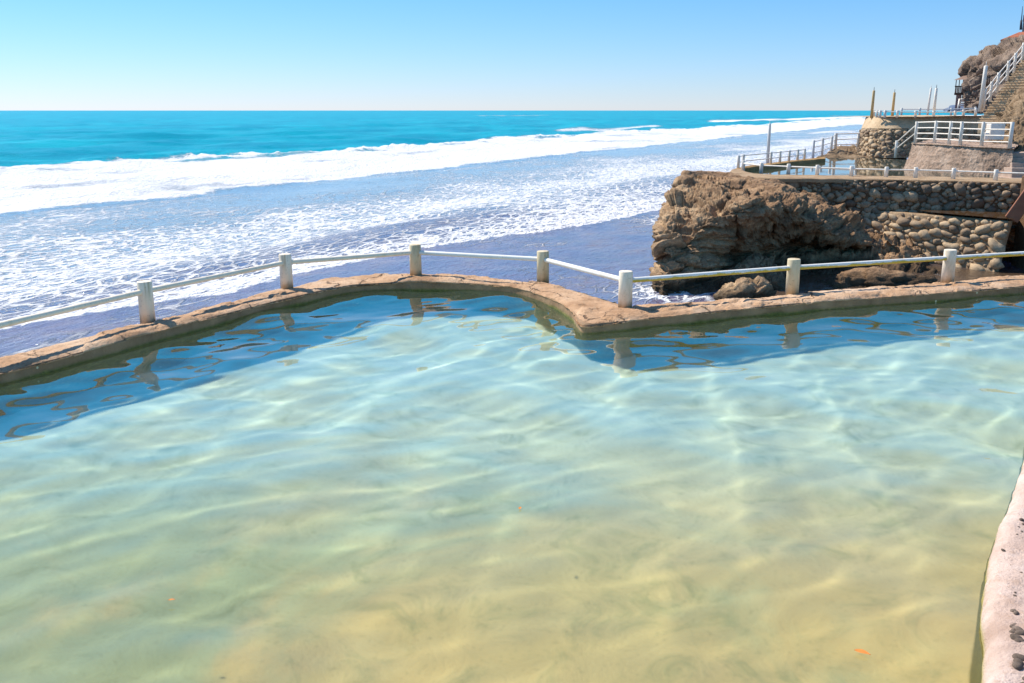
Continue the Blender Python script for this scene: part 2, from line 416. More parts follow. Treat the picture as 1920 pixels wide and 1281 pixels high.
Wd = np.linalg.norm(O2 - I2, axis=1, keepdims=True); N2 = (I2 - O2) / Wd      # towards the pool
print('wall length', L[-1])

def section(prof):
    """prof: list of (f, off, z): point = outer+(inner-outer)*f + N*off at z"""
    V = np.zeros((NL, len(prof), 3))
    for j, (f, off, z) in enumerate(prof):
        V[:, j, :2] = O2 + (I2 - O2) * f + N2 * off; V[:, j, 2] = z
    return V
def build_wall():
    root = empty('pool_wall', (float(mid[len(mid) // 2][0]), float(mid[len(mid) // 2][1]), 0), 'rough brown concrete wall curving round the far side of the tidal pool', 'wall')
    # lower body: outer face, hidden top, inner face
    prof = [(0, -.02, z) for z in np.linspace(-4.2, .06, 8)] + [(.5, 0, .085)] + [(1, -.0, z) for z in (.11, .09, .06, .03, 0, -.04, -.1, -.2, -.4, -.7, -1.0, -1.5)]
    V = section(prof); P = V.reshape(-1, 3)
    nz = fbm(P * 3.0, 4) * .018 + fbm(P * 11.0, 3) * .008
    Nn = np.zeros_like(V); Nn[:, :8, :2] = -N2[:, None]; Nn[:, 9:, :2] = N2[:, None]
    P = P + Nn.reshape(-1, 3) * nz[:, None]
    wf = child('wall_face', np_mesh('wall_face', P, grid_faces(NL, len(prof))[:, ::-1]), M['poolwall'], root); wf.cycles.is_caustics_receiver = True
    # coping: mortar cap
    fs = np.linspace(0, 1, 25)
    prof = [(0, -.03, .03), (0, -.035, .07)] + [(f, (-.02 if f == 0 else .012 if f == 1 else 0), CH - .035 * (2 * f - 1) ** 6) for f in fs] + [(1, .018, .108), (1, .010, .094), (1, -.03, .090)]
    V = section(prof); P = V.reshape(-1, 3)
    Q = P.copy()
    dz = fbm(Q * (1.5, 1.5, 1.5), 3) * .022 + fbm(Q * 5.2, 4) * .014 + fbm(Q * 16, 3, ridge=True) * .007 + fbm(Q * 30, 2) * .004
    # stones showing through: ragged plates
    pl = fbm(Q * (2.3, 2.3, 0) + 5, 3); dz = dz + (sstep(.08, .12, pl) - .5) * .02
    edge = np.tile(np.r_[1, 1, np.zeros(25), 1, 1, 1], NL)
    side = np.repeat(N2, len(prof), axis=0)
    sg = np.tile(np.r_[-1, -1, -1, np.zeros(23), 1, 1, 1, 1], NL)
    P[:, 2] += dz * np.where(edge > 0, .5, 1)
    lat = (fbm(Q * 4.3 + 9, 4) * .035 + fbm(Q * 14 + 3, 3) * .014) * sg
    P[:, :2] += side * lat[:, None]
    child('coping', np_mesh('coping', P, grid_faces(NL, len(prof))[:, ::-1]), M['coping'], root)
build_wall()

# ------------------------------------------------------------------ pool water, floor
def inside_poly(X, Y, poly):
    res = np.zeros(X.shape, bool); n = len(poly)
    for i in range(n):
        x0, y0 = poly[i]; x1, y1 = poly[(i + 1) % n]
        if y0 == y1: continue
        c = ((y0 > Y) != (y1 > Y)) & (X < (x1 - x0) * (Y - y0) / (y1 - y0) + x0); res ^= c
    return res
rw = np.array([at_z(x, y, 0)[:2] for x, y in ((1838, 1281), (1839, 1171), (1848, 1093), (1868, 1014), (1895, 944), (1921, 858))])   # waterline of the wall on the right
rw = np.vstack([rw[0] * .1 + (-.4, -.8), rw[0] * .55, rw, rw[-1] + (1.15, 1.9), rw[-1] + (2.5, 3.8), rw[-1] + (3.85, 5.6), rw[-1] + (4.75, 6.8)])
rw = catmull(rw, 1200); rl = np.r_[0, np.cumsum(np.linalg.norm(np.diff(rw, axis=0), axis=1))]
def rwall(t):                                     # point and outward normal at arc length t
    p = np.stack([np.interp(t, rl, rw[:, k]) for k in (0, 1)], -1); q = np.stack([np.interp(np.asarray(t) + .05, rl, rw[:, k]) - np.interp(np.asarray(t) - .05, rl, rw[:, k]) for k in (0, 1)], -1)
    q = q / np.linalg.norm(q, axis=-1, keepdims=True); return p, np.stack([q[..., 1], -q[..., 0]], -1)
RT = np.arange(0, rl[-1], .03); RP, RN = rwall(RT)
mid2 = (I2 * .55 + O2 * .45)
k_end = int(np.argmin(np.linalg.norm(mid2 - RP[-1], axis=1)))
poly = np.vstack([mid2[:k_end:8], (RP + RN * .2)[::-12], [mid2[0] + (0, 0)]])
xs = np.arange(-10.2, 8.6, .032); ys = np.arange(-1.5, 13.6, .032)
X, Y = np.meshgrid(xs, ys, indexing='ij')
def waves(X, Y):
    r = np.random.default_rng(11); H = np.zeros_like(X)
    Pn = np.stack([X, Y, X * 0], -1).reshape(-1, 3)
    for i in range(30):                                    # short sharp-crested ripples in broken patches
        lam = .42 * (1.5 / .42) ** r.random(); th = r.normal(R(-62), .7); k = 2 * math.pi / lam
        ph = k * (X * math.cos(th) + Y * math.sin(th)) + r.random() * 6.283
        ph = ph + 1.1 * vnoise(Pn * .9 + i * 7.7).reshape(X.shape) + .9 * np.sin(.6 * X - .5 * Y + i)
        env = sstep(-.35, .5, vnoise(Pn * .55 + i * 3.3 + 40).reshape(X.shape))
        H += lam * .0044 * env * (np.exp(1.0 * (np.sin(ph) - 1)) - .45)
    for i in range(10):                                    # slow swell that bends the reflections
        lam = r.uniform(.75, 2.4); th = r.normal(R(-115), .9); k = 2 * math.pi / lam
        H += lam * .0030 * np.sin(k * (X * math.cos(th) + Y * math.sin(th)) + r.random() * 6.283 + np.sin(.5 * X + .7 * Y + i))
    return H
Z = waves(X, Y)
ins = inside_poly(X, Y, poly)
def masked_grid(name, X, Y, Z, ins):
    nu, nv = X.shape; Fc = grid_faces(nu, nv); ok = ins.ravel()[Fc].all(1); Fc = Fc[ok]
    used = np.unique(Fc); mp = np.full(nu * nv, -1); mp[used] = np.arange(len(used))
    V = np.stack([X, Y, Z], -1).reshape(-1, 3)[used]
    return np_mesh(name, V, mp[Fc])
pw = link('pool_water', masked_grid('pool_water', X, Y, Z, ins), M['pool_water']); tag(pw, kind='structure')
pw.cycles.is_caustics_caster = True
g = .16
xf = np.arange(-10.4, 9, g); yf = np.arange(-1.8, 13.8, g); XF, YF = np.meshgrid(xf, yf, indexing='ij')
PF = np.stack([XF, YF, XF * 0], -1).reshape(-1, 3)
ZF = -(.52 + .58 * sstep(2.0, 11.5, YF + .1 * XF)) + (fbm(PF * .9, 4) * .05).reshape(XF.shape)
pf = link('pool_floor', masked_grid('pool_floor', XF, YF, ZF, inside_poly(XF, YF, poly)), M['pool_floor']); tag(pf, kind='structure')
pf.cycles.is_caustics_receiver = True

# ------------------------------------------------------------------ near wall on the right
def near_wall():
    k = NB('pale_concrete')
    n1 = k.noise(2.4, 6, .6); n2 = k.noise(14, 6, .7); n3 = k.noise(70, 3, .6)
    c = k.ramp(n1, [(.3, (.36, .24, .18)), (.5, (.54, .40, .325)), (.7, (.66, .53, .46))])
    c = k.mix(k.maprange(n2, .5, .66, 0, .6), c, (.42, .28, .2))
    z = k.sep()[2]
    c = k.mix(k.maprange(z, .0, .07, .95, 0), c, (.30, .25, .06))
    k.base(c, .9, .15, k.bump(k.math('ADD', n2, k.math('MULTIPLY', n3, .5)), .7, .03))
    root = empty('pool_edge_wall', (float(rw[300][0] + .8), float(rw[300][1]), 0), 'pale pinkish concrete pool edge studded with dark pebbles at right', 'wall')
    n = len(RT)
    prof = [(-.02, -1.4), (-.02, -.6), (-.015, -.2), (-.01, -.05), (0, 0), (.005, .05), (.02, .09), (.05, .115)] + [(w_, .125 + .01 * w_) for w_ in np.r_[np.linspace(.1, 1.3, 36), 1.6, 2.0, 2.6]] + [(2.65, .05), (2.65, -3.8)]
    V = np.zeros((n, len(prof), 3))
    for j, (o_, z_) in enumerate(prof):
        V[:, j, :2] = RP + RN * o_; V[:, j, 2] = z_
    P = V.reshape(-1, 3)
    # the wall end is cut where the far wall passes
    q = fbm(P * 1.8, 3) * .02 + fbm(P * 6, 4) * .016 + (fbm(P * 11, 4, ridge=True) - .3) * .013 + fbm(P * 30, 3) * .008
    P[:, 2] += q; P[:, :2] += np.repeat(RN, len(prof), axis=0) * (fbm(P * 2.2 + 4, 4) * .014 + fbm(P * 12 + 4, 3) * .009)[:, None]
    ce = child('concrete_edge', np_mesh('concrete_edge', P, grid_faces(n, len(prof))), k.m, root); ce.cycles.is_caustics_receiver = True
    # embedded dark pebbles
    bm = bmesh.new(); r = random.Random(5)
    t0 = float(rl[np.argmin(np.linalg.norm(rw - np.array((2.05, 3.75)), axis=1))]); cl = [(t0 + r.uniform(-.3, 3.0), r.uniform(.18, .6)) for _ in range(9)] 
    for i in range(420):
        if i % 3: c_ = cl[i % len(cl)]; a = c_[0] + r.gauss(0, .10); b = abs(c_[1] + r.gauss(0, .06)) + .04; s = r.uniform(.008, .024)
        else: a = t0 + r.uniform(-1, 4); b = .10 + r.random() ** .8 * 1.1; s = r.uniform(.004, .013)
        p, nn = rwall(a); p = p + nn * b
        Q = np.array([[p[0], p[1], .125 + .01 * b]]); zz = Q[0, 2] + float((fbm(Q * 1.8, 3) * .02 + fbm(Q * 6, 4) * .016)[0]) + s * .15
        m_ = Matrix.Translation((p[0], p[1], zz)) @ Euler((r.uniform(-.4, .4), r.uniform(-.4, .4), r.uniform(0, 6))).to_matrix().to_4x4() @ Matrix.Diagonal((s * r.uniform(1, 1.7), s, s * .8, 1))
        bmesh.ops.create_icosphere(bm, subdivisions=2, radius=1, matrix=m_)
    for x, y, n_, s_ in ((1900, 1178, 5, .017), (1908, 1196, 5, .02), (1914, 1236, 4, .02), (1917, 1268, 3, .018), (1913, 1003, 2, .008), (1917, 982, 2, .010), (1887, 1021, 1, .010), (1889, 1104, 1, .009), (1912, 1120, 2, .009), (1905, 1150, 3, .012)):
        for _ in range(n_):
            p = at_z(x + r.gauss(0, 5), y + r.gauss(0, 6), .13); s = s_ * r.uniform(.6, 1.15); Q = p[None, :] * (1, 1, 0) + (0, 0, .127)
            zz = .127 + float((fbm(Q * 1.8, 3) * .02 + fbm(Q * 6, 4) * .016)[0]) - s * .2
            m_ = Matrix.Translation((p[0], p[1], zz)) @ Euler((r.uniform(-.4, .4), r.uniform(-.4, .4), r.uniform(0, 6))).to_matrix().to_4x4() @ Matrix.Diagonal((s * r.uniform(1, 1.6), s, s * .8, 1))
            bmesh.ops.create_icosphere(bm, subdivisions=2, radius=1, matrix=m_)
    me = bm_mesh('pebbles', bm, True)
    o = child('pebble_inlay', me, M['pebble'], root)
near_wall()

# ------------------------------------------------------------------ railings
def tube_mesh(name, a, b, r, under=False, seg=16, sag=0.0):
    a, b = Vector(a), Vector(b); q = (b - a).to_track_quat('Z', 'Y'); L_ = (b - a).length; n = max(2, int(L_ / .12)); V = []; U = []
    for i in range(n + 1):
        for j in range(seg):
            th = 2 * math.pi * j / seg
            p = a + q @ Vector((r * math.cos(th), r * math.sin(th), L_ * i / n))
            p.z -= sag * math.sin(math.pi * i / n)
            V.append(p); U.append(.5 - .5 * ((p.z - (a.z + (b.z - a.z) * i / n)) / r))
    Fc = []
    for i in range(n):
        for j in range(seg): Fc.append((i * seg + j, i * seg + (j + 1) % seg, (i + 1) * seg + (j + 1) % seg, (i + 1) * seg + j))
    return np_mesh(name, V, Fc, True, {'under': U})
def post_mesh(base, h, r, lean=(0, 0), seg=28):
    bm = bmesh.new(); b = Vector(base)
    add_tube(bm, b - Vector((0, 0, .06)), b + Vector((lean[0], lean[1], h)), r * 1.02, r * .98, seg, r * .1)
    return bm_mesh('post', bm)
def railing(label, pts, h, r, fr, rr, mats=('post', 'rail'), group=None, pmats=None, rmats=None, name='railing', seg=14, hs=None, closed=True, sag=0):
    c = Vector(pts[len(pts) // 2])
    root = empty(name, c, label, 'railing', group)
    hs = hs or [h] * len(pts)
    for i, p in enumerate(pts):
        if p is None: continue
        child('post', post_mesh(p, hs[i], r, (random.uniform(-.01, .01) * h, random.uniform(-.01, .01) * h), max(seg, 12)), M[pmats[i] if pmats else mats[0]], root)
    for i, (p, q) in enumerate(zip(pts, pts[1:])):
        for f in fr:
            a = Vector(p) + Vector((0, 0, hs[i] * f)); b = Vector(q) + Vector((0, 0, hs[i + 1] * f))
            d = (b - a).normalized() * r * .6
            m_ = rmats[i] if rmats else mats[1]
            child('rail', tube_mesh('rail', a + d, b - d, rr, seg=seg, sag=sag), M[m_], root)
    return root
ppx = [(277, 600), (538, 538), (780, 516), (1018, 531), (1172, 577), (1485, 549), (1776, 528)]
pts = [at_z(x, y, CH - .005) for x, y in ppx]
line = O2 * .64 + I2 * .36
for _ in range(2):                               # two more posts on the wall beyond the left edge
    dd = np.hypot(*(line - pts[0][:2]).T); ok = np.where(line[:, 1] < pts[0][1], np.abs(dd - 2.3), 9); pts.insert(0, np.array((*line[int(np.argmin(ok))], CH - .005)))
pts.append(np.array((8.1, 13.32, CH)))
railing('low cream post railing with one pipe rail along the curved pool wall nearest the viewer', pts, .425, .08, [.74], .03,
        pmats=['post', 'post', 'post', 'post', 'post_worn', 'post_worn', 'post', 'post_worn', 'post', 'post'],
        rmats=['rail_cream', 'rail_cream', 'rail_cream', 'rail_cream', 'rail', 'rail', 'rail_moss', 'rail_moss', 'rail_moss'], seg=24)

# ------------------------------------------------------------------ sea
SZ = -3.6
def polar(pxs):
    P = np.array([at_z(x, y, SZ)[:2] for x, y in pxs]); return np.arctan2(P[:, 0], P[:, 1]), np.hypot(P[:, 0], P[:, 1])
def build_sea():
    na, nr = 760, 900
    az = np.linspace(R(-48), R(46), na); s_ = np.linspace(0, 1, nr)
    t = (.0002 ** (1 / 1.5) + s_ * (.62 ** (1 / 1.5) - .0002 ** (1 / 1.5))) ** 1.5
    r = (CZ - SZ) / t
    A, Rr = np.meshgrid(az, r, indexing='ij')
    X = Rr * np.sin(A); Y = Rr * np.cos(A)
    def curve(px):
        a, rr = polar(px); o = np.argsort(a); return np.exp(np.interp(az, a[o], np.log(rr[o])))[:, None]
    C1 = curve([(-700, 385), (-300, 345), (0, 323), (200, 311), (420, 297), (640, 288), (780, 276), (900, 267), (1020, 257), (1160, 250), (1300, 243), (1420, 236), (1520, 228), (1700, 218), (2200, 213)])
    C2 = curve([(-700, 500), (-300, 442), (0, 406), (150, 391), (330, 373), (560, 346), (760, 325), (1000, 300), (1200, 277), (1400, 255), (1520, 243), (1620, 233), (1800, 222), (2200, 216)])
    C3 = curve([(-700, 760), (-300, 665), (0, 618), (150, 588), (300, 562), (440, 545), (560, 515), (740, 480), (860, 457), (1000, 440), (1120, 417), (1240, 390), (1400, 340), (1600, 300), (2000, 260)])
    wob = (fbm(np.stack([X * .05, Y * .05, X * 0], -1).reshape(-1, 3), 4) * .10).reshape(X.shape)
    wob2 = (fbm(np.stack([X * .22, Y * .22, X * 0 + 3], -1).reshape(-1, 3), 3) * .05).reshape(X.shape)
    ra = Rr * (1 + .35 * wob + .5 * wob2)
    v1 = (np.log(ra) - np.log(C2)) / (np.log(C1) - np.log(C2))      # 0 front edge of breaker foam, 1 crest
    v2 = (np.log(ra) - np.log(C3)) / (np.log(C2) - np.log(C3))      # 0 edge of the wash, 1 breaker front
    # height
    sr = math.cos(SHORE), math.sin(SHORE)
    U = X * sr[0] + Y * sr[1]; V = -X * sr[1] + Y * sr[0]           # across / along the shore
    sw = np.zeros_like(X); g = np.random.default_rng(3)
    for i in range(26):
        lam = 1.2 * (30 / 1.2) ** g.random(); th = g.normal(0, .55); k = 2 * math.pi / lam
        fade = 1 / (1 + (Rr / (lam * 60)) ** 2)
        sw += .011 * lam ** .75 * fade * np.sin(k * (U * math.cos(th) + V * math.sin(th)) + g.random() * 6.28 + 1.2 * np.sin(V * .03 + i))
    far = sstep(.9, 1.25, v1)
    H = sw * (.32 + .68 * far) * np.where(v2 < 1, .55 + .8 * sstep(0, .12, v2) * (1 - sstep(.35, .7, v2)), 1)
    crestn = 1 + .35 * vnoise(np.stack([V * .07, V * 0, V * 0], -1).reshape(-1, 3)).reshape(X.shape) + .25 * vnoise(np.stack([V * .35, V * 0 + 7, V * 0], -1).reshape(-1, 3)).reshape(X.shape)
    spk = fbm(np.stack([U * .9, V * .9, X * 0 + 4], -1).reshape(-1, 3), 3).reshape(X.shape)
    crestn = crestn * (1 + .45 * spk)
    ridge = np.where(v1 < 1, np.exp(-((1 - v1) / .10) ** 2), np.exp(-((v1 - 1) / .16) ** 2))
    H += .34 * ridge * np.clip(crestn, .1, 2.2) ** 1.6
    n3 = fbm(np.stack([X * .5, Y * .5, X * 0], -1).reshape(-1, 3), 4).reshape(X.shape)
    inb = sstep(-.02, .06, v1) * (1 - sstep(.98, 1.06, v1))
    H += inb * (.12 + .2 * n3)
    edge = np.exp(-((v2 - .03) / .025) ** 2)
    H += .07 * edge
    # second swell line further out
    for (f, a_) in ((1.35, .5), (1.9, .6), (2.6, .5)):
        x_ = (Rr * (1 + .3 * wob) / C1 / f - 1) / .05; H += a_ * np.exp(-x_ ** 2)
    # foam
    big = fbm(np.stack([U * .12, V * .05, X * 0 + 2], -1).reshape(-1, 3), 4).reshape(X.shape)
    foam = inb * (.74 + .18 * big + .06 * sstep(.6, 1, v1) + .2 * np.exp(-((v1 - .03) / .04) ** 2))
    pt = fbm(np.stack([U * .25, V * .09, X * 0 + 11], -1).reshape(-1, 3), 4).reshape(X.shape)
    foam -= .30 * np.exp(-((v1 - .92) / .045) ** 2) * sstep(-.05, .3, pt)
    foam = np.maximum(foam, .75 * np.exp(-((v1 - 1.0) / .045) ** 2) * sstep(-.5, .1, pt))
    wash = sstep(0, .02, v2) * (1 - sstep(.97, 1.01, v2))
    wf = .27 + .26 * np.exp(-((v2 - .05) / .10) ** 2) + .12 * np.exp(-((v2 - .45) / .25) ** 2) + .22 * big
    wf -= .12 * sstep(.55, .9, v2) * (1 - sstep(.93, 1, v2))
    foam = np.maximum(foam, wash * wf)
    foam = np.maximum(foam, .72 * np.exp(-((v2 - .012) / .014) ** 2) * (Rr < 80))
    foam = np.maximum(foam, .5 * np.exp(-((v2 - .06) / .045) ** 2))
    film = fbm(np.stack([U * .30, V * .12, X * 0 + 31], -1).reshape(-1, 3), 4).reshape(X.shape)
    foam = np.maximum(foam, (.10 + .34 * film) * sstep(-.9, -.3, v2) * (1 - sstep(-.02, .0, v2)) * (Rr < 90))
    def strip(px, width, amt):
        nonlocal foam
        P = np.array([at_z(x, y, SZ)[:2] for x, y in px]); a = np.arctan2(P[:, 0], P[:, 1]); rr = np.hypot(P[:, 0], P[:, 1])
        rc = np.interp(az, a, rr, left=1e9, right=1e9)[:, None]
        e = np.minimum(1, np.minimum(az - a[0], a[-1] - az)[:, None] / .012)
        foam = np.maximum(foam, amt * np.clip(e, 0, 1) * np.exp(-((Rr / rc - 1) / width) ** 2))
    strip([(1030, 246), (1120, 243), (1250, 238)], .03, .55)
    strip([(1320, 228), (1420, 226), (1560, 222), (1640, 219)], .10, .9)
    strip([(1440, 231), (1540, 229), (1640, 226)], .05, .8)
    strip([(1400, 244), (1480, 238), (1580, 232)], .05, .75)
    strip([(1500, 252), (1560, 247), (1620, 246)], .04, .6)
    strip([(880, 217), (960, 217), (1040, 216)], .06, .35)
    # swash between the wall and the outcrop
    P = at_z(1240, 545, SZ)
    dd = np.hypot(X - P[0], Y - P[1]); foam = np.maximum(foam, .42 * np.exp(-(dd / 2.4) ** 2))
    wet = sstep(5.5, 8.5, X) * (1 - sstep(40, 44, Rr))
    deep = sstep(.75, 1.0, v1)
    # far to the right the shallows stay pale and blue
    lace = 1 - inb
    V3 = np.stack([X, Y, H + SZ], -1).reshape(-1, 3)
    me = np_mesh('sea_water', V3, grid_faces(na, nr), True, {'foam': foam.ravel(), 'deep': deep.ravel(), 'lace': lace.ravel(), 'wet': wet.ravel(), 'milk': (sstep(.03, .55, v2 + .25 * big) * .85).ravel()})
    tag(link('sea_water', me, M['sea']), kind='structure')
build_sea()

# ------------------------------------------------------------------ rock outcrop
def loft(ctrl, nu, nv, amps, zstretch=1.0, strata=None, seed=0.0, y=True, facets=(), fade=None):
    G = np.array([[at_y(*c) if y else c for c in row] for row in ctrl])
    G = catmull(G, nu); G = catmull(G.transpose(1, 0, 2), nv).transpose(1, 0, 2)
    du = np.gradient(G, axis=0); dv = np.gradient(G, axis=1); N = np.cross(du, dv); N /= np.linalg.norm(N, axis=2, keepdims=True) + 1e-9
    P = G.reshape(-1, 3); Q = P * (1, 1, zstretch) + seed
    D = np.zeros(len(P))
    for (f, a, oc, rd_) in amps: D += a * fbm(Q * f + 3.1, oc, .55, ridge=rd_)
    for (f, a) in facets:
        W = Q * f + np.stack([fbm(P * f * 1.7 + o_, 3) for o_ in (1, 5, 9)], 1) * .22
        D += a * facet(W, seed + f)
    if strata:
        per, amp = strata
        zz = P[:, 2] / per + fbm(P * .25 + seed, 3) * 1.3; fr_ = zz - np.floor(zz)
        z2 = P[:, 2] / (per * .31) + fbm(P * .6 + seed + 4, 3) * 1.2; f2 = z2 - np.floor(z2); D += amp * .38 * (sstep(0, .25, f2) * (1 - sstep(.7, 1.0, f2)) - .5) * sstep(-.2, .4, fbm(P * .5 + 21, 3))
        D += amp * (sstep(0, .2, fr_) * (1 - sstep(.75, 1.0, fr_)) - .5) * (1 + fbm(P * .8 + 9, 2))
    if fade is not None: D = D * fade(np.repeat(np.linspace(0, 1, nu), nv), np.tile(np.linspace(0, 1, nv), nu))
    return (G + N * D.reshape(nu, nv, 1)).reshape(-1, 3)
ctrl = [
 [(1330, 470, 50), (1330, 450, 50), (1330, 420, 50), (1330, 390, 50), (1330, 365, 50), (1320, 345, 50), (1330, 327, 50), (1380, 326, 50)],
 [(1236, 562, 33), (1244, 520, 33.5), (1252, 480, 34), (1232, 440, 34.5), (1240, 405, 35.5), (1264, 372, 37.5), (1288, 325, 41), (1370, 327, 46)],
 [(1262, 580, 31), (1274, 520, 32), (1288, 480, 32.5), (1285, 440, 33), (1298, 405, 34), (1310, 370, 36), (1322, 335, 40.5), (1395, 331, 44)],
 [(1350, 585, 31), (1345, 540, 33.2), (1340, 490, 33.6), (1345, 440, 33.4), (1350, 400, 33.2), (1355, 370, 35), (1375, 345, 39), (1430, 338, 43)],
 [(1420, 590, 31.5), (1420, 535, 32.9), (1415, 490, 35.4), (1415, 440, 35.0), (1410, 402, 33.0), (1420, 372, 33.8), (1445, 355, 38), (1475, 343, 42)],
 [(1500, 590, 32), (1500, 535, 32.9), (1500, 492, 36.8), (1500, 450, 37.8), (1500, 416, 35.2), (1505, 392, 35.4), (1515, 378, 39), (1530, 358, 43.6)],
 [(1600, 590, 33), (1600, 535, 33.0), (1600, 495, 36.6), (1600, 460, 38.4), (1600, 452, 36.6), (1600, 436, 37.9), (1600, 420, 40.0), (1600, 404, 42.4)],
 [(1700, 590, 33.5), (1700, 530, 33.4), (1700, 500, 36.2), (1700, 470, 38.2), (1700, 464, 38.0), (1700, 455, 38.6), (1700, 446, 39.3), (1700, 434, 40.6)],
 [(1790, 590, 34), (1790, 530, 36.6), (1790, 500, 38.2), (1790, 470, 38.7), (1790, 450, 38.7), (1790, 442, 38.9), (1790, 434, 39.2), (1790, 425, 40.6)],
 [(1960, 590, 34), (1960, 530, 37.4), (1960, 500, 38.5), (1960, 470, 38.6), (1960, 450, 38.6), (1960, 430, 38.6), (1960, 422, 38.8), (1960, 404, 40.2)]]
def rock_fade(u, v): return (.55 + .45 * sstep(.05, .2, u)) * (1 - .65 * sstep(.72, .9, v))
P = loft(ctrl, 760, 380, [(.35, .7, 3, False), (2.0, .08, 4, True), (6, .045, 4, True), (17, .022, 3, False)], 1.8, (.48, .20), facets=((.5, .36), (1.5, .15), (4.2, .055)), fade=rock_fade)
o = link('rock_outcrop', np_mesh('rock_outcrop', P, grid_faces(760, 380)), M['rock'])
tag(o, 'big jagged brown rock outcrop jutting into the sea beyond the railing', 'rock')

def boulder(name, px, py, Yd, size, label, seed, mat='rock'):
    c = at_y(px, py, Yd); bm = bmesh.new()
    bmesh.ops.create_icosphere(bm, subdivisions=5, radius=1)
    V = np.array([v.co[:] for v in bm.verts]); N = V.copy()
    D = 1 + .28 * fbm(N * 1.1 + seed, 4) + .14 * fbm(N * 3.3 + seed, 4, ridge=True) + .04 * fbm(N * 9 + seed, 3) + .2 * facet(N * 1.6 + 3, seed) + .03 * fbm(N * 22 + seed, 3, ridge=True)
    V = N * D[:, None] * size
    for v, q in zip(bm.verts, V): v.co = q
    me = bm_mesh(name, bm, True); o = link(name, me, M[mat]); o.location = c
    return tag(o, label, 'boulder')
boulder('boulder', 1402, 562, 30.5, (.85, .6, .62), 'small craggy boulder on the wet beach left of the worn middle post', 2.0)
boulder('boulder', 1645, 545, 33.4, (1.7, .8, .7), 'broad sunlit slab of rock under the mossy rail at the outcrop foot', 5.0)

# ------------------------------------------------------------------ cobble walls
def cobble_wall(name, label, path_bot, path_top, s0, mats, n_try=2500, seed=1, dense=.86, edge=0.0, back=.5, flat=(1.25, .85)):
    """wall face between two polylines of world points; stones are bedded in it"""
    B = np.array(path_bot, float); T = np.array(path_top, float); n = 160
    lb = np.r_[0, np.cumsum(np.linalg.norm(np.diff((B + T) / 2, axis=0), axis=1))]; t = np.linspace(0, lb[-1], n)
    Bi = np.stack([np.interp(t, lb, B[:, k]) for k in range(3)], 1); Ti = np.stack([np.interp(t, lb, T[:, k]) for k in range(3)], 1)
    tang = np.gradient(Bi + Ti, axis=0); nrm = np.stack([tang[:, 1], -tang[:, 0], tang[:, 0] * 0], 1); nrm /= np.linalg.norm(nrm, axis=1, keepdims=True)
    nv = 24; V = []
    for j in range(nv): V.append(Bi + (Ti - Bi) * j / (nv - 1))
    V.append(Ti - nrm * back); V.append(Bi - nrm * back)
    V = np.array(V).transpose(1, 0, 2); Q = V.reshape(-1, 3)
    V = Q + np.repeat(nrm, nv + 2, 0) * (fbm(Q * 3 + seed, 4) * .05)[:, None]
    Fc = [tuple(f) for f in grid_faces(n, nv + 2)]
    bm = bmesh.new(); vs = [bm.verts.new(p) for p in V]
    for f in Fc: bm.faces.new([vs[i] for i in f]).smooth = True
    for e in (0, n - 1):
        try: bm.faces.new([vs[e * (nv + 2) + j] for j in range(nv + 2)])
        except ValueError: pass
    r = random.Random(seed); placed = []
    Hs = np.linalg.norm(Ti - Bi, axis=1)
    for _ in range(n_try):
        i = r.randrange(n); h = Hs[i]
        if h < s0 * .9: continue
        s = s0 * (r.uniform(.32, 1.1) if len(placed) > 60 else r.uniform(.8, 1.25))
        f = r.uniform(s * .45 / h, 1 - s * .5 / h)
        if f < 0: continue
        p2 = (t[i], f * h)
        if any(abs(p2[0] - q[0]) < (s + q[2]) * .5 * flat[0] * dense and (((p2[0] - q[0]) / flat[0]) ** 2 + ((p2[1] - q[1]) / flat[1]) ** 2) < ((s + q[2]) * .5 * dense) ** 2 for q in placed): continue
        placed.append((p2[0], p2[1], s))
        c = Bi[i] + (Ti[i] - Bi[i]) * f
        x = Vector(tang[i]).normalized(); y_ = Vector(nrm[i]); z_ = x.cross(y_); z_ = Vector((0, 0, 1))
        M3 = Matrix((x, y_, z_)).transposed().to_4x4()
        m_ = Matrix.Translation(Vector(c) + y_ * s * .02) @ M3 @ Matrix.Rotation(r.gauss(0, .35), 4, 'Y') @ Matrix.Diagonal((s * .5 * flat[0] * r.uniform(.85, 1.15), s * .42, s * .5 * flat[1] * r.uniform(.85, 1.2), 1))
        g_ = bmesh.ops.create_icosphere(bm, subdivisions=2, radius=1)
        vv = [v for v in g_['verts']]; nn = fbm(np.array([v.co[:] for v in vv]) * 1.3 + r.random() * 50, 2) * .5 + 1.02
        for v, k_ in zip(vv, nn): v.co = m_ @ (v.co * k_)
        for f_ in {f_ for v in vv for f_ in v.link_faces}: f_.material_index = 1; f_.smooth = True
    me = bm_mesh(name, bm); o = link(name, me, [M[m] for m in mats]); return tag(o, label, 'wall')
WZ = -.65                                        # second pool's water
ct = [at_z(x, y, -.47) for x, y in ((1462, 335), (1540, 336), (1660, 338), (1800, 340.5), (1960, 344.5))]
cb = [np.array((t_[0] - .05, t_[1] - .12, z_)) for t_, z_ in zip(ct, (-1.2, -2.2, -2.4, -2.2, -2.1))]
cobble_wall('cobblestone_wall', 'dark brown cobblestone retaining wall just under the low white railing of the second pool', cb, ct, .36, ('dark_mortar', 'cobble_dark'), 9000, 3, dense=.74)
lt = [at_z(x, y, z_) for x, y, z_ in ((1500, 352, -.85), (1540, 376, -1.45), (1600, 391, -1.70), (1680, 398, -1.72), (1800, 407, -1.72), (1890, 415, -1.72))]
lb = [np.array((t_[0] - .5, t_[1] - .3, z_)) for t_, z_ in zip(lt, (-1.2, -1.9, -2.3, -2.9, -4.0, -4.0))]
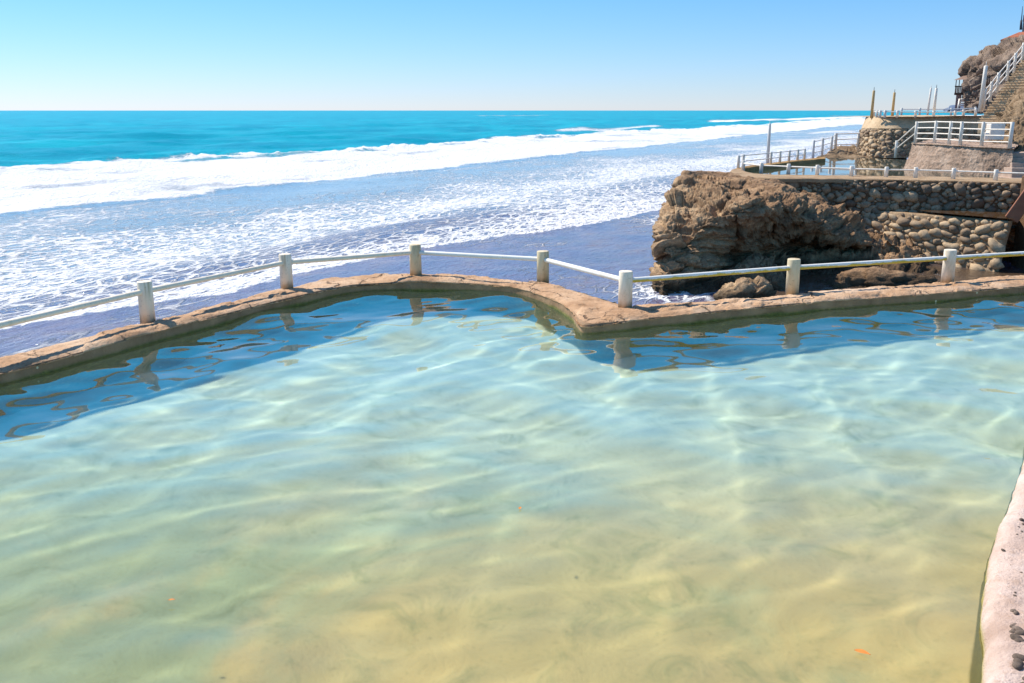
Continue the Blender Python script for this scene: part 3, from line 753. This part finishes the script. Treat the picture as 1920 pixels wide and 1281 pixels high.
cobble_wall('cobblestone_wall', 'sunlit cobblestone wall in thick pale mortar below the brown puddle ledge', lb, lt, .40, ('mortar', 'cobble'), 6000, 8, dense=.84, back=.35)

# puddle on the ledge
bm = bmesh.new(); z = float(at_y(1750, 400, 40)[2])
pz = [at_z(x, y, -1.62) for x, y in ((1720, 393.5), (1790, 394), (1910, 395), (1900, 411), (1800, 403), (1740, 397.5))]
f = bm.faces.new([bm.verts.new(p) for p in pz]); 
k = NB('puddle_water'); k.base((.10, .055, .025), .05, .5, k.bump(k.noise(3, 2), .05, .02))
tag(link('puddle', bm_mesh('puddle', bm), k.m), kind='structure')

# ------------------------------------------------------------------ second pool
def strip_mesh(name, pa, pb, h, nsub=60, amp=.02, seed=0):
    """solid kerb between two polylines, top at their z, going h down"""
    A, B = np.array(pa, float), np.array(pb, float)
    A, B = catmull(A, nsub), catmull(B, nsub)
    dn = np.array((0, 0, h))
    V = np.stack([A - dn, A - dn * .3, A - (0, 0, .02), A + (B - A) * .08, A + (B - A) * .36, A + (B - A) * .64, A + (B - A) * .92, B - (0, 0, .02), B - dn * .3, B - dn], 1)
    P = V.reshape(-1, 3); P = P + (np.stack([fbm(P * 2.1 + seed + k_, 3) for k_ in (0, 9, 18)], 1)) * amp
    return np_mesh(name, P, grid_faces(nsub, 10)[:, ::-1])
fo = [(1372, 318), (1368, 325), (1385, 331), (1440, 334), (1540, 335), (1660, 336.5), (1800, 339), (1960, 343)]
fi = [(1392, 316), (1398, 321), (1420, 325), (1470, 327), (1550, 328), (1660, 329.5), (1800, 332), (1960, 335)]
CZ2 = -.44
A = [at_z(x, y, CZ2) for x, y in fo]; B = [at_z(x, y, CZ2) for x, y in fi]
root = empty('pool_kerb', A[3], 'pale tan kerb of the second pool on top of the dark cobblestone wall', 'kerb')
child('front_kerb', strip_mesh('front_kerb', A, B, .16), M['mortar'], root)
A = [at_z(x, y, CZ2) for x, y in ((1372, 318), (1400, 311), (1440, 306), (1490, 300), (1545, 294.5))]
B = [at_z(x, y, CZ2) for x, y in ((1392, 316), (1420, 312.5), (1450, 308.5), (1495, 302.5), (1548, 297))]
child('seaward_kerb', strip_mesh('seaward_kerb', A, B, 3.2, seed=4), M['ochre'], root)
zz = CZ2
pa = [at_z(x, y, WZ) for x, y in ((1385, 322), (1400, 313), (1450, 307.5), (1496, 302), (1548, 296.5), (1640, 297), (1700, 300), (1780, 309), (1900, 320), (2000, 327), (2000, 334), (1800, 334), (1640, 331), (1500, 329), (1420, 327))]
bm = bmesh.new(); bm.faces.new([bm.verts.new(p) for p in pa])
k = NB('second_pool_water')
k.base((.07, .075, .05), .02, .7, k.bump(k.noise(1.2, 3, .5), .06, .04))
tag(link('second_pool_water', bm_mesh('second_pool_water', bm), k.m), kind='structure')

lowpts = [at_z(x, y, CZ2) for x, y in ((1393, 319), (1427, 323.5), (1478, 326), (1532, 328.5), (1596, 330.5), (1661, 332.5), (1716, 333.5), (1787, 335.5), (1866, 338.5), (1940, 341))]
railing('long low white railing with a single rail on the kerb above the dark cobblestone wall', lowpts, .44, .085, [.72], .035, ('white', 'white'), seg=12)
bp = [at_z(x, y, CZ2) for x, y in ((1384, 315.5), (1393, 313), (1445, 307), (1462, 305), (1479, 303), (1495, 301), (1508, 299))]
railing('thin white two-rail railing climbing the seaward kerb behind the tall white pole', bp, .62, .07, [.9, .45], .025, ('white', 'white'), seg=12)
c1 = [at_y(1524, 297, 66), at_y(1541, 293, 66.5), at_y(1558, 285, 67), at_y(1565, 279, 67.5)]
railing('white railing stepping up the dark rocks at the corner of the second pool', c1, 1.05, .085, [.92, .6, .3], .028, ('white', 'white'), seg=12, hs=[1.2, 1.2, 1.05, 1.05])
c2 = [at_y(1566, 279, 68), at_y(1608, 277.5, 68.5)]
railing('short white three-rail railing facing the sea beside the stone bastion', c2, 1.05, .1, [.95, .6, .25], .032, ('white', 'white'), seg=12)
def pole(px, py, Yd, h, mat, label, lean=0, rad=.1, tip=None):
    b = at_y(px, py, Yd); root = empty('pole', b, label, 'pole')
    bm = bmesh.new(); add_tube(bm, b - np.array((0, 0, .1)), b + np.array((lean, 0, h)), rad, rad * .85, 14, rad * .3)
    child('shaft', bm_mesh('shaft', bm), M[mat], root)
    bm = bmesh.new(); add_tube(bm, b + np.array((lean, 0, h - .02)), b + np.array((lean, 0, h + .22)), .022, .015, 8)
    child('metal_tip', bm_mesh('metal_tip', bm), M[tip or 'metal'], root)
pole(1439, 305, 60.5, 2.35, 'white', 'tall white pole standing alone on the seaward kerb of the second pool', rad=.1, tip='white')

# ledge of ochre rock and dark rocks at the back of the second pool
P = loft([[(1530, 303, 64), (1530, 297, 64.2), (1540, 294, 66), (1560, 290, 70)], [(1565, 303, 65), (1565, 297, 65), (1570, 284, 67), (1575, 276, 71)],
          [(1610, 303, 65.5), (1610, 297.5, 65.5), (1610, 290, 67.5), (1612, 278, 71)], [(1650, 304, 65.5), (1650, 299, 65.5), (1650, 296, 67), (1650, 290, 71)], [(1700, 306, 65), (1700, 301, 65), (1700, 299, 67), (1700, 296, 71)]],
         140, 60, [(.8, .2, 4, False), (3, .06, 4, True)], 1.0, (.3, .08), 4.0)
tag(link('rock_ledge', np_mesh('rock_ledge', P, grid_faces(140, 60)), M['rubble']), 'low ochre rock ledge at the waterline behind the second pool', 'rock')

# stone bastion: plaster top band over cobbles, round in plan
def bastion():
    bx = [(1612, 69.5), (1620, 67.5), (1640, 66), (1670, 65), (1720, 64.5), (1790, 64), (1840, 64)]
    bb = [at_y(x - 10 + (x - 1612) * .03, 296, y) for x, y in bx]
    mm = [at_y(x + 3 - (x - 1612) * .01, 241, y + .4) for x, y in bx]
    tp = [at_y(x + 12 - (x - 1612) * .05, 219 - (1.5 if x > 1780 else 0), y + .8) for x, y in bx]
    o = cobble_wall('stone_bastion', 'rounded stone bastion with cobbled foot and smooth tan upper band carrying four poles', bb, mm, .38, ('mortar', 'cobble'), 6000, 21, dense=.86, back=3)
    bm = bmesh.new()
    n = len(tp)
    P = loft([[tuple(m), tuple(m * .5 + t_ * .5), tuple(t_ + (0, 0, -.03)), tuple(t_ + np.array((.05, .12, 0))), tuple(t_ + np.array((.3, 9, 0.0)))] for m, t_ in zip(mm, tp)], 160, 60, [(1.2, .03, 4, False), (5, .012, 3, False)], y=False)
    link('upper_band', np_mesh('upper_band', P, grid_faces(160, 60)), M['steps'], o)
    return tp
bt = bastion()
ptop = [at_y(x, y, d_) for x, y, d_ in ((1638, 219, 68), (1644, 219, 66.4), (1650, 219, 66.1), (1659, 219, 65.9), (1682, 219.5, 65.6), (1716, 220, 65.4), (1750, 220, 65.2), (1790, 220, 64.9), (1806, 218, 64.9), (1829, 215.5, 64.8)) ]
railing('low white railing round the top of the stone bastion', ptop, .42, .085, [.78], .035, ('white', 'white'), seg=10)
rear = [at_y(x, y, 76) for x, y in ((1690, 215), (1724, 215), (1783, 215), (1828, 213))]
railing('white railing along the far edge of the bastion terrace', rear, .5, .08, [.8], .035, ('white', 'white'), seg=10)
pole(1634, 219, 67.8, 1.75, 'tan_pole', 'tan pole at the seaward corner of the stone bastion', .02)
pole(1673, 216.5, 71, 1.6, 'tan_pole', 'shorter tan pole second from the seaward corner of the bastion', .02)
pole(1739, 214, 74, 1.9, 'white', 'thinner white pole behind its twin on the bastion terrace', .08, .08, 'white')
pole(1750, 219, 66, 1.85, 'white', 'thick white pole on the front edge of the stone bastion', .02)

# ------------------------------------------------------------------ terrace block with railing
def terrace():
    b0 = [(1694, 316, 51), (1750, 320, 48.5), (1830, 323, 46), (1893, 325, 44.5)]
    t0 = [(1712, 270, 51.3), (1760, 271.5, 48.8), (1835, 276, 46.2), (1902, 279, 44.7)]
    root = empty('terrace', at_y(1790, 320, 47), 'grey pink plastered terrace block carrying the tall four-rail railing', 'terrace')
    rows = []
    for b, t_ in zip(b0, t0):
        B_, T_ = at_y(*b), at_y(*t_); B_[2] = min(B_[2], -.7)
        rows.append([tuple(B_), tuple(B_ * .72 + T_ * .28), tuple(B_ * .35 + T_ * .65), tuple(T_ - (0, 0, .02)), tuple(T_ + (.06, .1, 0)), tuple(T_ + (.4, .7, .01)), tuple(T_ + np.array((5.0, 9, .0)))])
    P = loft(rows, 160, 80, [(1.0, .09, 4, False), (3.5, .05, 4, True), (14, .014, 3, False)], y=False)
    child('block', np_mesh('block', P, grid_faces(160, 80)), M['terrace'], root)
terrace()
rt = [at_y(x, y, d_) for x, y, d_ in ((1716, 268, 51), (1752, 269.5, 49.4), (1779, 271, 48.3), (1800, 272.5, 47.4), (1840, 274.5, 46.2), (1893, 276, 44.8))]
railing('tall white railing with four rails on the grey pink terrace block', rt, 1.12, .085, [.96, .7, .45, .2], .03, ('white', 'white'), seg=12, hs=[1.08, 1.12, 1.12, 1.12, 1.12, 1.12])
hr = [at_y(1679, 294, 52.5), at_y(1716, 268, 51.05)]
root = empty('handrail', hr[0], 'sloping white handrail running down from the terrace railing to the water', 'handrail')
child('post', post_mesh(hr[0], .85, .075, seg=12), M['white'], root)
for f in (.9, .5):
    child('rail', tube_mesh('rail', Vector(hr[0]) + Vector((0, 0, .85 * f)), Vector(hr[1]) + Vector((0, 0, 1.05 * f)), .03), M['white'], root)

# steps at the right edge going down to the second pool
root = empty('steps', at_y(1910, 325, 43.5), 'short plain concrete steps at the right edge beside the terrace block', 'steps')
for i in range(6):
    c = at_y(1935, 334 - i * 9.5, 43.5 + i * .35); bm = bmesh.new()
    add_box(bm, (c[0], c[1] + .6, c[2] - .3), (1.9, 1.4, .6), 0, .02); child('step', bm_mesh('step', bm), M['plaster'], root)

# reddish slanting stringer over the dark gap
bm = bmesh.new(); a, b = Vector(at_y(1896, 412, 36.4)), Vector(at_y(1936, 356, 36.2)); ax = (b - a)
add_box(bm, (a + b) / 2, (.17, .5, ax.length), bevel=.03, rot=ax.to_track_quat('Z', 'Y').to_matrix())
tag(link('stair_stringer', bm_mesh('stair_stringer', bm), M['brick']), 'slanting brick red concrete stringer at the right edge over the dark gap', 'stair beam')
bm = bmesh.new(); c = at_y(1962, 450, 36.2); add_box(bm, (c[0] + .25, c[1] + .2, -1.9), (1.6, 2.2, 3.6), 0, .05)  # dark solid block added where the opening lies only in shade
tag(link('recess_block', bm_mesh('recess_block', bm), M['dark_mortar']), 'dark block standing in for the shadowed recess at the right edge', 'pier')

# ------------------------------------------------------------------ big stairs up the cliff
s0, s1 = at_y(1834, 228, 58), at_y(1922, 104, 60.5)
root = empty('staircase', s0, 'long tan concrete staircase climbing the cliff beside a white railing', 'stairs')
ns = 24; dv = np.array((s1[0] - s0[0], s1[1] - s0[1])); dv /= np.linalg.norm(dv); pv = Vector((dv[1], -dv[0], 0)); ang = math.atan2(-dv[0], dv[1])
bm = bmesh.new(); W_ = 2.5
for i in range(ns + 8):
    p = Vector(s0 + (s1 - s0) * (i / ns)); c = p + pv * W_ / 2 + Vector((dv[0], dv[1], 0)) * .6
    add_box(bm, (c.x, c.y, c.z - .35), (W_ + random.uniform(-.06, .06), 1.2, .7 + random.uniform(-.02, .02)), ang, .015)
    q = c - Vector((dv[0], dv[1], 0)) * .03; add_box(bm, (q.x, q.y, c.z + .01), (W_ + .08, 1.2, .05), ang, .012)
child('flight', bm_mesh('flight', bm), M['steps'], root)
P = loft([[tuple(s0 + (s1 - s0) * f + np.array(pv) * 2.55 + np.array((0, -.9, -1.6))), tuple(s0 + (s1 - s0) * f + np.array(pv) * 2.55 + np.array((0, -.5, -.1))), tuple(s0 + (s1 - s0) * f + np.array(pv) * 2.7 + np.array((.1, -.2, .28))), tuple(s0 + (s1 - s0) * f + np.array(pv) * 3.6 + np.array((.1, .1, .3)))] for f in (-.1, .15, .35, .55, .8)],
         90, 40, [(1, .12, 4, False), (4, .04, 3, False)], y=False)
child('side_wall', np_mesh('side_wall', P, grid_faces(90, 40)), M['steps'], root)
sp = []
for x, y in ((1844, 203), (1856, 189), (1869, 172), (1888, 150), (1901, 135), (1916, 116)):
    f = (x - 1838) / (1922 - 1838); d_ = s0[1] + (s1[1] - s0[1]) * f; sp.append(at_y(x, y, d_))
f = (1945 - 1838) / 84; sp.append(at_y(1945, 80, s0[1] + (s1[1] - s0[1]) * f))
railing('white railing with three rails climbing beside the long tan staircase', sp, 1.1, .085, [.95, .6, .28], .032, ('white', 'white'), seg=12)
pole(1838, 206, 58.2, 2.5, 'white', 'thick white pole at the foot of the long staircase', .05, .13, 'white')

# rubble slope right of the stairs
P = loft([[(1838, 285, 52), (1842, 268, 54), (1850, 250, 56), (1862, 236, 58)], [(1868, 290, 50), (1874, 262, 52), (1880, 230, 54.5), (1890, 205, 57.5)],
          [(1892, 290, 48.5), (1896, 250, 50), (1900, 205, 52), (1908, 170, 56)], [(1960, 290, 48), (1960, 240, 49), (1960, 190, 51), (1960, 150, 55)]],
         200, 120, [(.7, .3, 4, False), (2.2, .1, 4, True), (7, .05, 3, False)], 1.0, None, 8.0, facets=((1.1, .25), (2.6, .12)))
tag(link('rubble_slope', np_mesh('rubble_slope', P, grid_faces(200, 120)), M['rubble']), 'rough tan rubble slope at the right edge beside the staircase foot', 'slope')
# white painted block on the slope
bm = bmesh.new(); a = at_y(1866, 247, 49.2)
add_box(bm, a, (.85, .35, .8), .25, .05); add_box(bm, a + np.array((-.38, -.05, -.22)), (.55, .3, .36), .25, .05)
tag(link('painted_block', bm_mesh('painted_block', bm), M['white']), 'white painted concrete block seen through the tall terrace railing', 'block')

# ------------------------------------------------------------------ cliff and houses
P = loft([[(1812, 212, 110), (1812, 190, 110), (1815, 165, 110), (1818, 140, 110), (1822, 128, 110), (1840, 112, 112), (1870, 92, 114)],
          [(1815, 212, 92), (1817, 190, 92), (1817, 168, 92.5), (1816, 146, 92), (1816, 135, 93), (1836, 114, 98), (1858, 98, 106)],
          [(1822, 213, 86), (1824, 190, 86.5), (1826, 168, 86), (1826, 146, 85.5), (1828, 126, 87), (1848, 103, 93), (1868, 95, 102)],
          [(1850, 213, 82), (1852, 190, 82), (1855, 166, 82), (1858, 146, 82), (1862, 120, 83), (1876, 96, 90), (1888, 90, 100)],
          [(1880, 213, 79), (1880, 190, 79.5), (1885, 166, 79), (1888, 140, 80), (1892, 110, 80), (1904, 85, 86), (1914, 84, 98)],
          [(1960, 213, 78), (1960, 190, 78), (1960, 166, 78), (1960, 130, 79), (1960, 90, 79), (1960, 60, 84), (1960, 45, 96)]],
         260, 200, [(.16, .9, 4, False), (.45, .6, 4, True), (1.6, .25, 4, False)], 1.5, (1.3, .4), 2.0, facets=((.3, .45), (.9, .16)), fade=lambda u, v: (.3 + .7 * sstep(.15, .4, u)) * (1 - .5 * sstep(.7, .95, v)))
tag(link('cliff', np_mesh('cliff', P, grid_faces(260, 200)), M['cliff']), 'dark brown layered cliff rising behind the staircase', 'cliff')
# cliff house with balcony
def house():
    o = at_y(1800, 206, 92); root = empty('cliff_house', o, 'small stilted house with a roofed balcony clinging to the cliff foot', 'house')
    def P_(px, py, y=87): return Vector(at_y(px, py, y))
    def bx(name, x0, y0, x1, y1, d, Y_, mat, bev=.0):
        bm = bmesh.new(); ray_box(bm, x0, y0, x1, y1, Y_, d); return child(name, bm_mesh(name, bm), M[mat], root)
    bx('lower_wall', 1790, 178, 1800, 207, 3, 87.5, 'pinkwall'); bx('balcony_floor', 1789, 174, 1814, 177.5, 3.6, 87, 'wood')
    bx('rail_panel', 1790, 161, 1814, 163, .12, 86.95, 'wood'); 
    for x in np.linspace(1791, 1812, 9): bx('baluster', x, 163, x + 2.0, 174, .1, 86.98, 'plaster')
    for x in (1790, 1796, 1809): bx('column', x, 148, x + 1.6, 174, .15, 87.05, 'wood')
    bx('back_wall', 1803, 150, 1816, 174, .3, 89.8, 'pinkwall')
    bm = bmesh.new()
    e = [P_(1788, 150.5, 86.6), P_(1816, 149, 86.6), P_(1816, 149, 86), P_(1788, 150.5, 86)]; rg = [P_(1806, 142.5, 87.6), P_(1818, 141, 87.6), P_(1818, 141, 90), P_(1806, 142.5, 90)]
    v = [bm.verts.new(q) for q in e] + [bm.verts.new(q) for q in rg]
    for f in ((0, 1, 5, 4), (1, 2, 6, 5), (2, 3, 7, 6), (3, 0, 4, 7), (4, 5, 6, 7), (3, 2, 1, 0)): bm.faces.new([v[i] for i in f])
    child('roof', bm_mesh('roof', bm), M['oldroof'], root)
    bx('stilt', 1808, 178, 1810, 207, .2, 87.2, 'wood')
    b0, b1 = P_(1796, 205, 85.5), P_(1799, 186, 86); bm = bmesh.new()
    add_tube(bm, b0, b1, .07); 
    for q in (186.5, 190, 194, 198): add_tube(bm, P_(1799 - (q - 186) * .12, q, 86), P_(1810, q, 86), .06)
    child('stair_rail', bm_mesh('stair_rail', bm), M['white'], root)
house()
def tile_house():
    o = at_y(1905, 84, 104); root = empty('tiled_house', o, 'clay tiled roof of a house peeking over the cliff top', 'house')
    bm = bmesh.new(); P_ = lambda x, y, d: Vector(at_y(x, y, d))
    e = [P_(1877, 78, 90), P_(1960, 76, 90), P_(1968, 74, 97), P_(1879, 77, 97)]; r_ = [P_(1910, 65, 93), P_(1962, 60, 93)]
    v = [bm.verts.new(q) for q in e + r_]
    for f in ((0, 1, 5, 4), (2, 3, 4, 5), (3, 0, 4)): bm.faces.new([v[i] for i in f])
    bmesh.ops.solidify(bm, geom=bm.faces[:], thickness=.25)
    for i in range(26):                       # rows of tiles
        a = e[0].lerp(e[1], i / 25); b = r_[0].lerp(r_[1], i / 25); add_tube(bm, a + Vector((0, -.05, .08)), b + Vector((0, -.05, .12)), .1, seg=8)
    child('roof', bm_mesh('roof', bm), M['roof'], root)
    bm = bmesh.new(); ray_box(bm, 1890, 76, 1960, 92, 92, 2); child('wall', bm_mesh('wall', bm), M['wood'], root)
tile_house()
def tower():
    o = at_y(1925, 66, 100); root = empty('lookout_tower', o, 'pale tower with a dark mast cut off by the top right edge', 'tower')
    bm = bmesh.new(); ray_box(bm, 1915, 38, 1940, 70, 100, 2); child('shaft', bm_mesh('shaft', bm), M['plaster'], root)
    bm = bmesh.new(); ray_box(bm, 1918, 28, 1942, 37.8, 99.9, 2.2); child('cabin', bm_mesh('cabin', bm), M['brick'], root)
    bm = bmesh.new(); add_tube(bm, at_y(1914, 56, 99.6), at_y(1915, 38, 99.6), .12, .1, 10); add_tube(bm, at_y(1915, 40, 99.6), at_y(1917.5, 12, 99.6), .05, .025, 8); child('mast', bm_mesh('mast', bm), M['metal'], root)
tower()
# headland far away
P = loft([[(1768, 209, 1500), (1768, 206.5, 1500), (1769, 206, 1520)], [(1778, 209, 1480), (1779, 203, 1500), (1780, 202, 1560)], [(1786, 209, 1480), (1788, 198, 1500), (1790, 197, 1580)], [(1860, 209, 1480), (1860, 190, 1500), (1860, 188, 1600)]], 60, 20, [(.02, 6, 3, False)], y=True)
tag(link('distant_headland', np_mesh('distant_headland', P, grid_faces(60, 20)), M['hazeland']), kind='structure')

# ------------------------------------------------------------------ leaves in the pool
def leaf(px, py, s, rz, label):
    c = at_z(px, py, .012); bm = bmesh.new(); n = 9; top = []
    for i in range(n):
        t_ = i / (n - 1); w_ = .22 * math.sin(math.pi * t_ ** .8) + .004
        top.append((bm.verts.new((t_ - .5, w_, .05 * math.sin(3 * t_) + .05)), bm.verts.new((t_ - .5, 0, .05 * math.sin(3 * t_))), bm.verts.new((t_ - .5, -w_, .05 * math.sin(3 * t_) + .04))))
    for a, b in zip(top, top[1:]):
        for k_ in (0, 1): bm.faces.new((a[k_], b[k_], b[k_ + 1], a[k_ + 1])).smooth = True
    bmesh.ops.scale(bm, vec=(s, s, s), verts=bm.verts); o = link('leaf', bm_mesh('leaf', bm), M['leaf'])
    o.location = c; o.rotation_euler = (0, 0, rz); tag(o, label, 'leaf', 'orange leaves floating in the pool')
leaf(1617, 1224, .07, R(-35), 'orange leaf floating near the pale pebbled pool edge, largest of the floating leaves')
leaf(322, 1125, .035, R(10), 'small orange leaf floating in the pool at lower left')
leaf(975, 953, .04, R(80), 'small orange leaf floating near the middle of the pool')

def grass_tufts():
    r = random.Random(4); V = []; Fc = []
    for i in range(700):
        px = 1862 + 50 * r.random(); d = 96 + r.random() * 6
        b = at_y(px, 99 - (px - 1862) * .42 + r.gauss(0, 2.2), d); h = r.uniform(.25, .6); a = r.uniform(0, 6.28); w_ = .035
        n = len(V); l = (r.gauss(0, .2), r.gauss(0, .2))
        V += [b + (w_ * math.cos(a), w_ * math.sin(a), -.2), b - (w_ * math.cos(a), w_ * math.sin(a), .2), b + (l[0], l[1], h)]; Fc.append((n, n + 1, n + 2))
    tag(link('dry_grass', np_mesh('dry_grass', V, Fc, False), M['dry_grass']), kind='stuff')
grass_tufts()
